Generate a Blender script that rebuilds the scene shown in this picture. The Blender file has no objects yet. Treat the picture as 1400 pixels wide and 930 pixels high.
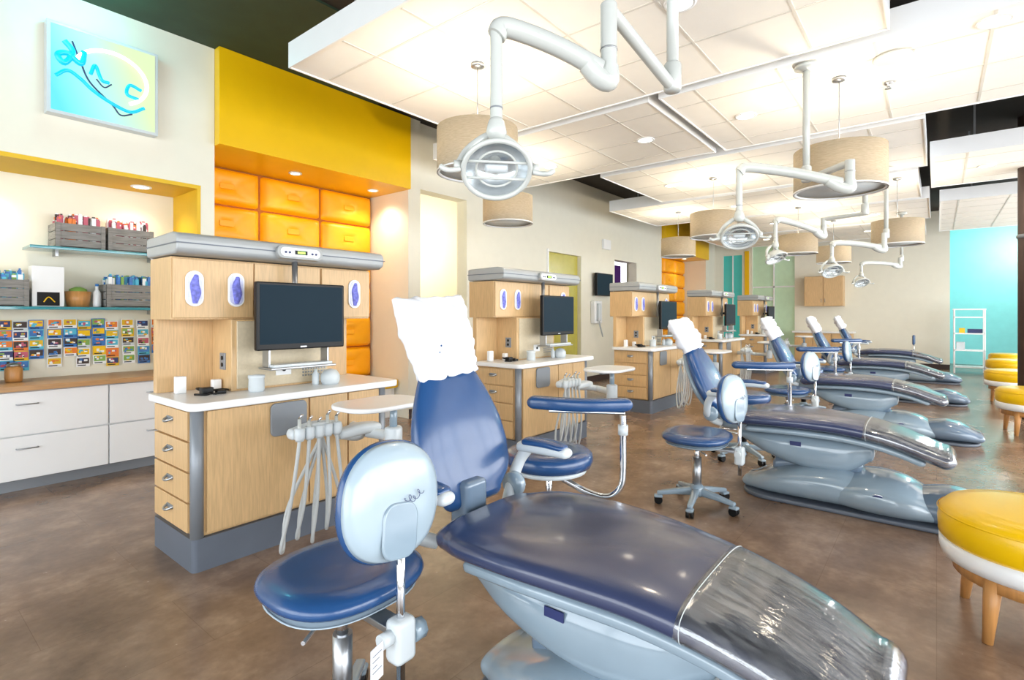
import bpy, bmesh, math, random
from mathutils import Vector, Matrix, noise
random.seed(7)
SC=bpy.context.scene
COL=SC.collection
def hexc(h):
    h=h.lstrip('#'); o=[]
    for i in (0,2,4):
        v=int(h[i:i+2],16)/255
        o.append(v/12.92 if v<=.04045 else ((v+.055)/1.055)**2.4)
    return (*o,1)
# ---------------- materials
def mat(name,col,rough=.5,metal=0,var=.06,nscale=6,bump=0,bscale=80,emit=None,estr=0,coat=0,trans=0,stretch=(1,1,1),spec=None):
    m=bpy.data.materials.new(name); m.use_nodes=True
    nt=m.node_tree; b=nt.nodes['Principled BSDF']
    c=hexc(col) if isinstance(col,str) else (*col,1)
    tc=nt.nodes.new('ShaderNodeTexCoord'); mp=nt.nodes.new('ShaderNodeMapping')
    mp.inputs['Scale'].default_value=stretch
    nt.links.new(tc.outputs['Object'],mp.inputs['Vector'])
    nz=nt.nodes.new('ShaderNodeTexNoise'); nz.inputs['Scale'].default_value=nscale; nz.inputs['Detail'].default_value=4
    nt.links.new(mp.outputs[0],nz.inputs['Vector'])
    cr=nt.nodes.new('ShaderNodeValToRGB')
    cr.color_ramp.elements[0].position=.3; cr.color_ramp.elements[1].position=.7
    cr.color_ramp.elements[0].color=(c[0]*(1-var),c[1]*(1-var),c[2]*(1-var),1)
    cr.color_ramp.elements[1].color=(min(1,c[0]*(1+var)),min(1,c[1]*(1+var)),min(1,c[2]*(1+var)),1)
    nt.links.new(nz.outputs['Fac'],cr.inputs[0]); nt.links.new(cr.outputs[0],b.inputs['Base Color'])
    b.inputs['Roughness'].default_value=rough; b.inputs['Metallic'].default_value=metal
    if spec is not None: b.inputs['Specular IOR Level'].default_value=spec
    if coat: b.inputs['Coat Weight'].default_value=coat; b.inputs['Coat Roughness'].default_value=.1
    if trans: b.inputs['Transmission Weight'].default_value=trans
    if emit: 
        b.inputs['Emission Color'].default_value=hexc(emit); b.inputs['Emission Strength'].default_value=estr
    if bump:
        n2=nt.nodes.new('ShaderNodeTexNoise'); n2.inputs['Scale'].default_value=bscale; n2.inputs['Detail'].default_value=3
        nt.links.new(mp.outputs[0],n2.inputs['Vector'])
        bp=nt.nodes.new('ShaderNodeBump'); bp.inputs['Strength'].default_value=bump; bp.inputs['Distance'].default_value=.01
        nt.links.new(n2.outputs['Fac'],bp.inputs['Height']); nt.links.new(bp.outputs[0],b.inputs['Normal'])
    return m
M={}
M['wall']=mat('wall_paint','#e4e1d1',.7,var=.015)
M['white']=mat('white_laminate','#eceeef',.3,var=.01)
M['tile']=mat('ceiling_tile','#f4f1e9',.85,var=.015,bump=.2,bscale=200)
M['tbar']=mat('ceiling_grid_metal','#d8d5cc',.5)
M['plenum']=mat('dark_ceiling','#2a2219',.8,var=.1)
M['tintceil']=mat('sign_tinted_ceiling','#2b3d2a',.7,var=.1)  # green cast of the teal sign put into the ceiling colour
M['yellow']=mat('yellow_laminate','#efbe00',.35,var=.02)
M['niche']=mat('ochre_paint','#dfb41c',.6,var=.03)
M['tuft']=mat('orange_vinyl','#ffae00',.42,var=.05,bump=.05)
M['seam']=mat('orange_seam','#a85c00',.7)
M['bamboo']=mat('bamboo_veneer','#ccaa7b',.38,var=.12,nscale=14,stretch=(9,9,.6))
M['wood']=mat('beech_wood','#c08a50',.4,var=.15,nscale=8,stretch=(6,6,.6))
M['ctop']=mat('oak_counter','#b98f62',.35,var=.12,nscale=10,stretch=(.6,8,6))
M['grey']=mat('grey_trim','#858b92',.35,metal=.2,var=.03)
M['dgrey']=mat('slate_toe_kick','#5c6470',.4,var=.04)
M['cap']=mat('silver_cap','#a3a7a8',.38,metal=.05,var=.03)
M['plast']=mat('pale_plastic','#c9d1d5',.28,var=.02)
M['shell']=mat('stool_shell_plastic','#a3b5c1',.22,var=.02,coat=.3)
M['beige']=mat('beige_panel','#c9bb9f',.5,var=.05,nscale=60)
M['bplast']=mat('blue_grey_plastic','#8b9eac',.14,var=.04,coat=.6)
M['bplast2']=mat('dark_blue_grey_plastic','#6b7e92',.16,var=.04,coat=.5)
M['vinyl']=mat('navy_vinyl','#22497a',.26,var=.06,bump=.06,bscale=260,coat=.35)
M['vinylp']=mat('seat_vinyl_reflection_tint','#363f5e',.26,var=.06,bump=.06,bscale=260,coat=.4)  # greyish-purple reflection on the seat put into its vinyl colour
M['chrome']=mat('chrome','#d8dbe0',.12,metal=1,var=.02)
M['refl']=mat('lamp_reflector','#d4dadd',.22,metal=.75,var=.05,nscale=30)
M['alu']=mat('brushed_aluminium','#a9acb0',.3,metal=.9,var=.04)
M['black']=mat('black_plastic','#0c0d0f',.35,var=.1,spec=.25)
M['screen']=mat('monitor_screen','#0a1b26',.35,var=.06,emit='#12303e',estr=.45,spec=.08)
M['paper']=mat('white_paper_cover','#e6eaf2',.8,var=.02,bump=.35,bscale=16)
M['enam']=mat('lamp_enamel','#bfc3bf',.25,var=.02,coat=.3)
M['glove']=mat('purple_glove','#6f74cc',.6,var=.35,nscale=50)
M['gwin']=mat('glove_window','#c4c8ea',.25,var=.15,nscale=30)
M['light']=mat('lamp_diffuser','#fff4dd',.5,emit='#fff2d8',estr=8)
M['crate']=mat('grey_wood_crate','#84827e',.7,var=.25,nscale=10,stretch=(1,1,9))
M['gsh']=mat('glass_shelf','#3b8f9c',.08,var=.02,coat=.5)
M['teal']=mat('teal_paint','#86d2d2',.6,var=.03)
M['tealg']=mat('teal_glass','#3fa9a3',.15,var=.03,emit='#3fa9a3',estr=.25)
M['greeng']=mat('green_glass','#a9c2a4',.15,var=.05,emit='#a9c2a4',estr=.25)
M['olive']=mat('olive_glass','#a8a04a',.2,var=.08,emit='#a8a04a',estr=.2)
M['purple']=mat('purple_door','#3a1550',.5,emit='#5a1a80',estr=.3)
M['column']=mat('brown_column','#4a3a33',.5)
M['brown']=mat('dark_baseboard','#3a2a26',.5)
M['hose']=mat('grey_hose','#b4b8b8',.45)
M['yvinyl']=mat('yellow_vinyl','#eebf00',.3,var=.03,bump=.05,bscale=200,coat=.15)
M['green_led']=mat('led_display','#203018',.3,emit='#b8ff50',estr=2)
M['red']=mat('exit_red','#b02020',.4,emit='#c03020',estr=.5)
M['orange']=mat('orange_accent','#e07a28',.5)
M['navy']=mat('navy_card','#2b3566',.5)
M['pink']=mat('pink_card','#b9566b',.5)
M['cyan']=mat('cyan_card','#4fb4cf',.5)
M['lime']=mat('lime_card','#7fa84f',.5)
M['bluep']=mat('blue_packets','#2d6fb5',.35,var=.3,nscale=30)
def shade():
    m=bpy.data.materials.new('linen_shade'); m.use_nodes=True; nt=m.node_tree; b=nt.nodes['Principled BSDF']
    tc=nt.nodes.new('ShaderNodeTexCoord'); w=nt.nodes.new('ShaderNodeTexNoise'); mp=nt.nodes.new('ShaderNodeMapping')
    mp.inputs['Scale'].default_value=(12,12,160); nt.links.new(tc.outputs['Object'],mp.inputs[0]); nt.links.new(mp.outputs[0],w.inputs['Vector'])
    w.inputs['Scale'].default_value=2
    r=nt.nodes.new('ShaderNodeValToRGB'); r.color_ramp.elements[0].color=hexc('#9d917c'); r.color_ramp.elements[1].color=hexc('#cec3ae')
    nt.links.new(w.outputs['Fac'],r.inputs[0]); nt.links.new(r.outputs[0],b.inputs['Base Color']); b.inputs['Roughness'].default_value=.9
    tr=nt.nodes.new('ShaderNodeBsdfTranslucent'); nt.links.new(r.outputs[0],tr.inputs[0])
    mx=nt.nodes.new('ShaderNodeMixShader'); mx.inputs[0].default_value=.28
    nt.links.new(b.outputs[0],mx.inputs[1]); nt.links.new(tr.outputs[0],mx.inputs[2])
    nt.links.new(mx.outputs[0],nt.nodes['Material Output'].inputs[0]); return m
M['shade']=shade()
def plastic_sleeve():
    m=bpy.data.materials.new('clear_plastic_sleeve'); m.use_nodes=True; nt=m.node_tree
    for n in list(nt.nodes):
        if n.type!='OUTPUT_MATERIAL': nt.nodes.remove(n)
    out=[n for n in nt.nodes if n.type=='OUTPUT_MATERIAL'][0]
    t=nt.nodes.new('ShaderNodeBsdfTransparent'); g=nt.nodes.new('ShaderNodeBsdfGlossy'); mx=nt.nodes.new('ShaderNodeMixShader')
    t.inputs[0].default_value=(.97,.98,.99,1)
    g.inputs['Color'].default_value=(.95,.97,1,1); g.inputs['Roughness'].default_value=.08
    tc=nt.nodes.new('ShaderNodeTexCoord'); mp=nt.nodes.new('ShaderNodeMapping'); mp.inputs['Scale'].default_value=(12,2.0,4)
    nz=nt.nodes.new('ShaderNodeTexNoise'); nz.inputs['Scale'].default_value=4; nz.inputs['Detail'].default_value=6; nz.inputs['Distortion'].default_value=.5
    nt.links.new(tc.outputs['Object'],mp.inputs[0]); nt.links.new(mp.outputs[0],nz.inputs['Vector'])
    bp=nt.nodes.new('ShaderNodeBump'); bp.inputs['Strength'].default_value=.22; bp.inputs['Distance'].default_value=.01
    nt.links.new(nz.outputs['Fac'],bp.inputs['Height']); nt.links.new(bp.outputs[0],g.inputs['Normal'])
    fr=nt.nodes.new('ShaderNodeFresnel'); fr.inputs[0].default_value=1.5; nt.links.new(bp.outputs[0],fr.inputs['Normal'])
    ad=nt.nodes.new('ShaderNodeMath'); ad.inputs[1].default_value=.1; nt.links.new(fr.outputs[0],ad.inputs[0]); nt.links.new(ad.outputs[0],mx.inputs[0])
    df=nt.nodes.new('ShaderNodeBsdfDiffuse'); df.inputs[0].default_value=(.8,.84,.9,1); m2=nt.nodes.new('ShaderNodeMixShader')  # whitish diffuse puts the sleeve's bright reflecting streaks into its colour
    rr=nt.nodes.new('ShaderNodeMapRange'); rr.inputs[1].default_value=.4; rr.inputs[2].default_value=.7; rr.inputs[3].default_value=.05; rr.inputs[4].default_value=.2
    nt.links.new(nz.outputs['Fac'],rr.inputs[0]); nt.links.new(rr.outputs[0],m2.inputs[0])
    nt.links.new(t.outputs[0],m2.inputs[1]); nt.links.new(df.outputs[0],m2.inputs[2])
    nt.links.new(m2.outputs[0],mx.inputs[1]); nt.links.new(g.outputs[0],mx.inputs[2]); nt.links.new(mx.outputs[0],out.inputs[0]); return m
M['sleeve']=plastic_sleeve()
def floor_mat():
    m=bpy.data.materials.new('vinyl_floor_tile'); m.use_nodes=True; nt=m.node_tree; b=nt.nodes['Principled BSDF']; L=nt.links.new
    tc=nt.nodes.new('ShaderNodeTexCoord')
    br=nt.nodes.new('ShaderNodeTexBrick'); br.inputs['Scale'].default_value=1; br.inputs['Brick Width'].default_value=.92; br.inputs['Row Height'].default_value=.46
    br.inputs['Mortar Size'].default_value=.0014; br.inputs['Color1'].default_value=(1,1,1,1); br.inputs['Color2'].default_value=(.88,.89,.91,1); br.inputs['Mortar'].default_value=(.7,.67,.64,1)
    L(tc.outputs['Object'],br.inputs['Vector'])
    n1=nt.nodes.new('ShaderNodeTexNoise'); n1.inputs['Scale'].default_value=2.6; n1.inputs['Detail'].default_value=10; n1.inputs['Roughness'].default_value=.62
    n2=nt.nodes.new('ShaderNodeTexNoise'); n2.inputs['Scale'].default_value=30; n2.inputs['Detail'].default_value=7
    L(tc.outputs['Object'],n1.inputs['Vector']); L(tc.outputs['Object'],n2.inputs['Vector'])
    r1=nt.nodes.new('ShaderNodeValToRGB'); e=r1.color_ramp.elements
    e[0].position=.26; e[0].color=hexc('#5d4838'); e[1].position=.74; e[1].color=hexc('#a98f78')
    x=e.new(.5); x.color=hexc('#826955')
    L(n1.outputs['Fac'],r1.inputs[0])
    mx=nt.nodes.new('ShaderNodeMix'); mx.data_type='RGBA'; mx.blend_type='MULTIPLY'; mx.inputs[0].default_value=1
    L(r1.outputs[0],mx.inputs[6]); L(br.outputs['Color'],mx.inputs[7])
    r2=nt.nodes.new('ShaderNodeMapRange'); r2.inputs[3].default_value=.8; r2.inputs[4].default_value=1.2; L(n2.outputs['Fac'],r2.inputs[0])
    mx2=nt.nodes.new('ShaderNodeMix'); mx2.data_type='RGBA'; mx2.blend_type='MULTIPLY'; mx2.inputs[0].default_value=1
    L(mx.outputs[2],mx2.inputs[6]); L(r2.outputs[0],mx2.inputs[7]); L(mx2.outputs[2],b.inputs['Base Color'])
    rr=nt.nodes.new('ShaderNodeMapRange'); rr.inputs[3].default_value=.2; rr.inputs[4].default_value=.3; L(n2.outputs['Fac'],rr.inputs[0]); L(rr.outputs[0],b.inputs['Roughness'])
    b.inputs['Specular IOR Level'].default_value=.8
    return m
M['floor']=floor_mat()
def sign_mat():
    m=bpy.data.materials.new('lit_sign_face'); m.use_nodes=True; nt=m.node_tree; b=nt.nodes['Principled BSDF']; L=nt.links.new
    tc=nt.nodes.new('ShaderNodeTexCoord'); s=nt.nodes.new('ShaderNodeSeparateXYZ'); L(tc.outputs['Generated'],s.inputs[0])
    ad=nt.nodes.new('ShaderNodeMath'); ad.operation='ADD'
    m1=nt.nodes.new('ShaderNodeMath'); m1.operation='MULTIPLY'; m1.inputs[1].default_value=.35; L(s.outputs['Z'],m1.inputs[0])
    L(s.outputs['X'],ad.inputs[0]); L(m1.outputs[0],ad.inputs[1])
    r=nt.nodes.new('ShaderNodeValToRGB'); e=r.color_ramp.elements
    e[0].position=.1; e[0].color=hexc('#4fdcea'); e[1].position=1.1; e[1].color=hexc('#d5e8b0'); k=e.new(.5); k.color=hexc('#a0f8ec')
    L(ad.outputs[0],r.inputs[0]); b.inputs['Base Color'].default_value=(.05,.06,.06,1); L(r.outputs[0],b.inputs['Emission Color']); b.inputs['Emission Strength'].default_value=1.15
    return m
M['sign']=sign_mat()
M['neon']=mat('neon_cyan','#10a0c0',.3,emit='#00a8d0',estr=.9)
M['neony']=mat('neon_white','#fff6b0',.3,emit='#fffde0',estr=2.5)

# ---------------- geometry helpers
def empty(name,loc=(0,0,0),rz=0):
    e=bpy.data.objects.new(name,None); e.location=loc; e.rotation_euler=(0,0,rz); e.empty_display_size=.1; COL.objects.link(e); return e
def sub(name,parent,loc,rot=(0,0,0)):
    o=bpy.data.objects.new(name,None); COL.objects.link(o); o.parent=parent; o.location=loc; o.rotation_euler=rot; return o
def mk(name,verts,faces,m,parent=None,smooth=False,loc=(0,0,0),rot=(0,0,0)):
    me=bpy.data.meshes.new(name); me.from_pydata([tuple(v) for v in verts],[],faces); me.validate()
    bm=bmesh.new(); bm.from_mesh(me); bmesh.ops.recalc_face_normals(bm,faces=bm.faces); bm.to_mesh(me); bm.free()
    if m: 
        if isinstance(m,(list,tuple)):
            for q in m: me.materials.append(q)
        else: me.materials.append(m)
    if smooth:
        for p in me.polygons: p.use_smooth=True
    o=bpy.data.objects.new(name,me); COL.objects.link(o); o.location=loc; o.rotation_euler=rot
    if parent: o.parent=parent
    return o
def bevel(o,w,seg=2):
    if w>0:
        b=o.modifiers.new('bevel','BEVEL'); b.width=w; b.segments=seg; b.limit_method='ANGLE'; b.harden_normals=False
        for p in o.data.polygons: p.use_smooth=True
        w2=o.modifiers.new('wn','WEIGHTED_NORMAL'); w2.keep_sharp=True
    return o
def box(name,lo,hi,m,parent=None,bev=.004,rot=None):
    c=[(lo[i]+hi[i])/2 for i in range(3)]; h=[abs(hi[i]-lo[i])/2 for i in range(3)]
    vs=[(sx*h[0],sy*h[1],sz*h[2]) for sx in(-1,1) for sy in(-1,1) for sz in(-1,1)]
    fs=[(0,1,3,2),(4,6,7,5),(0,4,5,1),(2,3,7,6),(0,2,6,4),(1,5,7,3)]
    o=mk(name,vs,fs,m,parent,loc=c,rot=rot or (0,0,0))
    if bev: bevel(o,min(bev,min(h)*.9),2)
    return o
def multibox(name,bl,m,parent=None,mi=None):
    vs=[];fs=[]
    for lo,hi in bl:
        b=len(vs)
        vs+=[(x,y,z) for x in(lo[0],hi[0]) for y in(lo[1],hi[1]) for z in(lo[2],hi[2])]
        fs+=[tuple(b+i for i in f) for f in [(0,1,3,2),(4,6,7,5),(0,4,5,1),(2,3,7,6),(0,2,6,4),(1,5,7,3)]]
    o=mk(name,vs,fs,m,parent)
    if mi:
        for i,p in enumerate(o.data.polygons): p.material_index=mi[i//6]
    return o
def cyl(name,p0,p1,r,m,parent=None,r2=None,seg=20,bev=0):
    p0=Vector(p0);p1=Vector(p1); r2=r if r2 is None else r2
    d=(p1-p0); L=d.length; q=d.to_track_quat('Z','Y')
    vs=[];fs=[]
    for k,(rr,z) in enumerate(((r,0),(r2,L))):
        for i in range(seg):
            a=2*math.pi*i/seg; vs.append(q@Vector((rr*math.cos(a),rr*math.sin(a),z))+p0)
    for i in range(seg): fs.append((i,(i+1)%seg,seg+(i+1)%seg,seg+i))
    fs.append(tuple(range(seg))[::-1]); fs.append(tuple(range(seg,2*seg)))
    o=mk(name,vs,fs,m,parent)
    for p in o.data.polygons: p.use_smooth=len(p.vertices)==4
    if bev: bevel(o,bev)
    return o
def lathe(name,prof,m,parent=None,loc=(0,0,0),seg=40,sx=1,sy=1,rot=(0,0,0),close=True,power=2):
    vs=[];fs=[]
    n=len(prof)
    for r,z in prof:
        for i in range(seg):
            a=2*math.pi*i/seg; c,s=math.cos(a),math.sin(a)
            if power!=2:
                c=math.copysign(abs(c)**(2/power),c); s=math.copysign(abs(s)**(2/power),s)
            vs.append((r*c*sx,r*s*sy,z))
    for k in range(n-1):
        for i in range(seg):
            j=(i+1)%seg; fs.append((k*seg+i,k*seg+j,(k+1)*seg+j,(k+1)*seg+i))
    if close:
        fs.append(tuple(range(seg))[::-1]); fs.append(tuple(range((n-1)*seg,n*seg)))
    o=mk(name,vs,fs,m,parent,True,loc,rot); return o
def catmull(pts,n=6):
    P=[Vector(p) for p in pts]; P=[P[0]*2-P[1]]+P+[P[-1]*2-P[-2]]; out=[]
    for i in range(1,len(P)-2):
        for k in range(n):
            t=k/n; a,b,c,d=P[i-1],P[i],P[i+1],P[i+2]
            out.append(.5*((2*b)+(-a+c)*t+(2*a-5*b+4*c-d)*t*t+(-a+3*b-3*c+d)*t**3))
    out.append(P[-2]); return out
def tube(name,pts,r,m,parent=None,smooth=True,cyc=False,res=5):
    cu=bpy.data.curves.new(name,'CURVE'); cu.dimensions='3D'; cu.bevel_depth=r; cu.bevel_resolution=res; cu.use_fill_caps=True
    P=catmull(pts) if smooth else [Vector(p) for p in pts]
    s=cu.splines.new('POLY'); s.points.add(len(P)-1)
    for i,p in enumerate(P): s.points[i].co=(*p,1)
    s.use_cyclic_u=cyc; s.use_smooth=True
    if m: cu.materials.append(m)
    o=bpy.data.objects.new(name,cu); COL.objects.link(o)
    if parent: o.parent=parent
    return o
def loft(name,secs,m,parent=None,axis='Y',seg=32,endr=0,loc=(0,0,0),rot=(0,0,0),nend=4):
    S=list(secs)
    if endr:
        a=S[0]; b=S[-1]; d=1 if b[0]>a[0] else -1
        st=[];en=[]
        for k in range(nend):
            th=(k+.35)/nend*math.pi/2
            f=math.sin(th)
            st.append((a[0]+d*(endr*(1-math.cos(th))-endr),a[1],a[2],max(.002,a[3]-endr*(1-f)),max(.001,a[4]*f),a[5]))
            en.append((b[0]+d*(endr - endr*(1-math.cos(th))),b[1],b[2],max(.002,b[3]-endr*(1-f)),max(.001,b[4]*f),b[5]))
        S=st+S+en[::-1]
    vs=[];fs=[]
    for t,c1,c2,h1,h2,p in S:
        for i in range(seg):
            a=2*math.pi*(i+.5)/seg; c,s=math.cos(a),math.sin(a)
            u=c1+h1*math.copysign(abs(c)**(2/p),c); v=c2+h2*math.copysign(abs(s)**(2/p),s)
            vs.append({'Y':(u,t,v),'X':(t,u,v),'Z':(u,v,t)}[axis])
    n=len(S)
    for k in range(n-1):
        for i in range(seg):
            j=(i+1)%seg; fs.append((k*seg+i,k*seg+j,(k+1)*seg+j,(k+1)*seg+i))
    fs.append(tuple(range(seg))); fs.append(tuple(range((n-1)*seg,n*seg)))
    return mk(name,vs,fs,m,parent,True,loc,rot)
def interp(keys,n):
    P=[Vector(k[:3]) for k in keys]; Q=[Vector(k[3:6]) for k in keys]
    a=catmull(P,n); b=catmull(Q,n)
    return [(*x,*y) for x,y in zip(a,b)]
def rrect(x0,x1,y0,y1,r,n=6):
    pts=[]
    for cx,cy,a0 in ((x1-r,y1-r,0),(x0+r,y1-r,90),(x0+r,y0+r,180),(x1-r,y0+r,270)):
        for k in range(n+1):
            a=math.radians(a0+90*k/n); pts.append((cx+r*math.cos(a),cy+r*math.sin(a)))
    return pts
def prism(name,pts,z0,z1,m,parent=None,plane='XY',bev=0,loc=(0,0,0),rot=(0,0,0)):
    n=len(pts)
    f={'XY':lambda a,b,c:(a,b,c),'XZ':lambda a,b,c:(a,c,b),'YZ':lambda a,b,c:(c,a,b)}[plane]
    vs=[f(a,b,z0) for a,b in pts]+[f(a,b,z1) for a,b in pts]
    fs=[(i,(i+1)%n,n+(i+1)%n,n+i) for i in range(n)]+[tuple(range(n))[::-1],tuple(range(n,2*n))]
    o=mk(name,vs,fs,m,parent,loc=loc,rot=rot)
    if bev: bevel(o,bev,2)
    return o
R=math.radians
H=1.33; CEIL=3.85; CZ=3.2; YW=5.3; XF=16.5; YR=-4.2; XB=-3.2
# ---------------- room shell
box('floor',(XB-.15,YR-.15,-.1),(20,8.4,0),M['floor'],bev=0)
bpy.data.objects['floor'].data.transform(Matrix.Translation(bpy.data.objects['floor'].location)); bpy.data.objects['floor'].location=(0,0,0)
box('ceiling',(XB-.15,YR-.15,CEIL),(20,8.4,CEIL+.1),M['plenum'],bev=0)
box('ceiling_sign_tint',(XB,3.85,CEIL-.02),(3.9,YW,CEIL),M['tintceil'],bev=0)  # ceiling area coloured as if tinted by the sign's light
T=.2
NX0,NX1,NZ=-1.2,2.0,2.52
wl= [((XB,YW,0),(NX0,5.95,CEIL)), ((NX0,YW,NZ),(NX1,YW+.62,CEIL)), ((NX1,YW,0),(2.12,6.1,CEIL)), ((NX0,5.88,0),(NX1,6.1,NZ)),
      ((2.12,6.05,0),(4.42,6.15,CEIL)), ((4.42,YW-.05,0),(4.62,6.15,CEIL)),
      ((4.62,YW,2.98),(5.55,YW+T,CEIL)), ((5.55,YW,0),(7.6,YW+T,CEIL)), ((7.6,YW,2.44),(8.7,YW+T,CEIL)), ((8.7,YW,0),(10.05,YW+T,CEIL)),
      ((10.05,YW,2.49),(11.1,YW+T,CEIL)), ((11.1,YW,0),(12.5,YW+T,CEIL)), ((15.7,YW,0),(XF+T,YW+T,CEIL)), ((12.5,6.0,0),(15.7,6.2,CEIL)),((12.4,YW+T,0),(12.5,6.2,CEIL)),((15.7,YW+T,0),(15.8,6.2,CEIL))]
multibox('wall_left',wl,M['wall'])
multibox('wall_corridor',[((4.62,8.2,0),(7.5,8.3,CEIL)),((4.5,6.15,0),(4.62,8.3,CEIL)),((6.4,5.5,0),(6.5,8.2,CEIL))],M['wall'])
multibox('wall_corridor_back',[((7.3,6.6,0),(12.3,6.7,CEIL))],M['wall'])
box('trim_niche_soffit',(NX0,YW-.004,NZ-.035),(NX1,5.88,NZ-.001),M['niche'],bev=0)
box('trim_niche_jamb',(NX1-.03,YW-.004,.82),(NX1-.001,5.88,NZ-.036),M['niche'],bev=0)
box('window_1',(7.6,YW+.08,.0),(8.7,YW+.1,2.44),M['olive'],bev=0)
box('door_1',(10.05,YW+.6,0),(11.5,YW+.64,2.49),M['purple'],bev=0)
box('trim_1',(7.56,YW-.02,0),(7.6,YW,2.48),M['white'],bev=0)
fw=[((XF,5.05,0),(XF+T,YW+T,CEIL)),((XF,4.5,3.1),(XF+T,5.05,CEIL)),((XF,4.22,0),(XF+T,4.5,CEIL)),((XF,3.1,3.45),(XF+T,4.22,CEIL)),
    ((XF,-.25,0),(XF+T,3.1,CEIL)),((XF,-3.2,3.5),(XF+T,-.25,CEIL)),((XF,YR,0),(XF+T,-3.2,CEIL))]
multibox('wall_far',fw,M['wall'])
multibox('window_2',[((XF+.08,4.5,0),(XF+.1,5.05,3.1))],M['tealg'])
multibox('window_3',[((XF+.08,3.1,0),(XF+.1,4.22,3.45))],M['greeng'])
box('trim_2',(XF-.03,4.3,0),(XF-.001,4.42,3.2),M['yellow'],bev=0)
multibox('trim_window_bars',[((XF+.03,3.62,0),(XF+.07,3.66,3.45)),((XF+.03,3.1,2.1),(XF+.07,4.22,2.14)),((XF+.03,4.76,0),(XF+.07,4.79,3.1))],M['white'])
multibox('wall_teal_alcove',[((18.6,-3.4,0),(18.8,0,CEIL)),((XF+T,-.25,0),(18.6,-.1,CEIL)),((XF+T,-3.4,0),(18.6,-3.2,CEIL))],M['teal'])
wr=[((XB,YR-.15,0),(20,YR,.25)),((XB,YR-.15,3.1),(20,YR,CEIL))]
x=XB
while x<XF+.5:
    wr.append(((x,YR-.15,.25),(x+.12,YR,3.1))); x+=1.64
multibox('wall_right',wr,M['wall'])
wb=[((XB-.15,YR,0),(XB,8.4,.25)),((XB-.15,YR,3.1),(XB,8.4,CEIL))]
y=YR
while y<8: wb.append(((XB-.15,y,.25),(XB,y+.12,3.1))); y+=1.9
wb.append(((XB-.15,5.3,.25),(XB,8.4,3.1)))
multibox('wall_back',wb,M['wall'])
multibox('window_4',[((XB,YR-.1,2.2),(XF,YR-.05,2.26)),((XB-.1,YR,2.2),(XB-.05,5.3,2.26))],M['alu'])
multibox('baseboard_left',[((5.55,YW-.015,0),(7.56,YW,.12)),((8.7,YW-.015,0),(10.05,YW,.12)),((11.1,YW-.015,0),(12.5,YW,.12)),((4.43,YW-.065,0),(4.62,YW-.05,.12))],M['brown'])
multibox('baseboard_far',[((XF-.015,-.25,0),(XF,3.1,.12))],M['brown'])
box('yellow_wall_soffit',(2.122,5.2,2.92),(4.42,6.045,CEIL-.021),M['yellow'],bev=.003)
box('yellow_wall_soffit',(12.52,5.2,2.92),(15.69,5.99,CEIL-.001),M['yellow'],bev=.003)
cyl('ceiling_duct',(6.9,-.9,3.62),(7.6,-3.9,3.62),.16,M['column'],None,seg=24)
def tufts(x0,x1,y,z0,z1,nx,nz):
    e=empty('tufted_wall_panel',(0,0,0))
    box('backing',(x0,y-.018,z0),(x1,y-.001,z1),M['seam'],e,0)
    w=(x1-x0)/nx; h=(z1-z0)/nz; g=.006
    for i in range(nx):
        for j in range(nz):
            n=18; vs=[];fs=[]
            for a in range(n+1):
                for b in range(n+1):
                    u=a/n*2-1; v=b/n*2-1
                    e1=(1-abs(u)**10)*(1-abs(v)**7)
                    bul=.085*max(0,e1)**.5
                    dd=math.hypot(u*w/2*.6,v*h/2); 
                    bul-=.03*math.exp(-(dd/.05)**2)
                    bul-=.006*max(0,1-abs(abs(u)-abs(v))*6)*(abs(u)>.1)
                    vs.append((x0+(i+.5+u*.5)*w-u*g,y-.01-bul,z0+(j+.5+v*.5)*h-v*g))
            for a in range(n):
                for b in range(n):
                    k=a*(n+1)+b; fs.append((k,k+1,k+n+2,k+n+1))
            mk('tuft_%d_%d'%(i,j),vs,fs,M['tuft'],e,True)
            cx=x0+(i+.5)*w; cz=z0+(j+.5)*h
            prism('tuft_button',rrect(cx-.075,cx+.075,cz-.032,cz+.032,.012,3),y-.09,y-.065,M['tuft'],e,'XZ',bev=.006)
    return e
tufts(2.13,4.41,6.045,.5,2.915,3,6)
tufts(12.52,15.68,5.985,.5,2.915,4,6)
b=empty('upholstered_bench'); box('bench_base',(2.15,5.5,0),(4.4,5.9,.38),M['white'],b); box('bench_seat',(2.13,5.42,.38),(4.41,5.92,.495),M['yvinyl'],b,.03)
# ---------------- ceiling clouds
def cloud(x0,x1,y0,y1,z=CZ):
    e=empty('ceiling_cloud')
    box('cloud_body',(x0,y0,z),(x1,y1,z+.17),M['tile'],e,bev=0)
    g=[]; s=.62
    x=x0+s*.5
    while x<x1-.1: g.append(((x-.009,y0+.03,z-.003),(x+.009,y1-.03,z+.001))); x+=s
    y=y0+s*.7
    while y<y1-.1: g.append(((x0+.03,y-.009,z-.0035),(x1-.03,y+.009,z+.001))); y+=s
    multibox('grid',g,M['tbar'],e)
    r=[((x0-.012,y0-.012,z-.01),(x1+.012,y0,z+.18)),((x0-.012,y1,z-.01),(x1+.012,y1+.012,z+.18)),((x0-.012,y0,z-.01),(x0,y1,z+.18)),((x1,y0,z-.01),(x1+.012,y1,z+.18))]
    multibox('edge_trim',r,M['white'],e)
    w=[]
    for xx in (x0+.3,x1-.3):
        for yy in (y0+.4,y1-.4): w.append(((xx-.01,yy-.01,z+.17),(xx+.01,yy+.01,CEIL)))
    multibox('hangers',w,M['alu'],e)
cloud(2.06,4.22,.25,3.8); cloud(4.36,6.17,1.98,4.7); cloud(4.36,6.2,-3.2,1.86)
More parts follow.
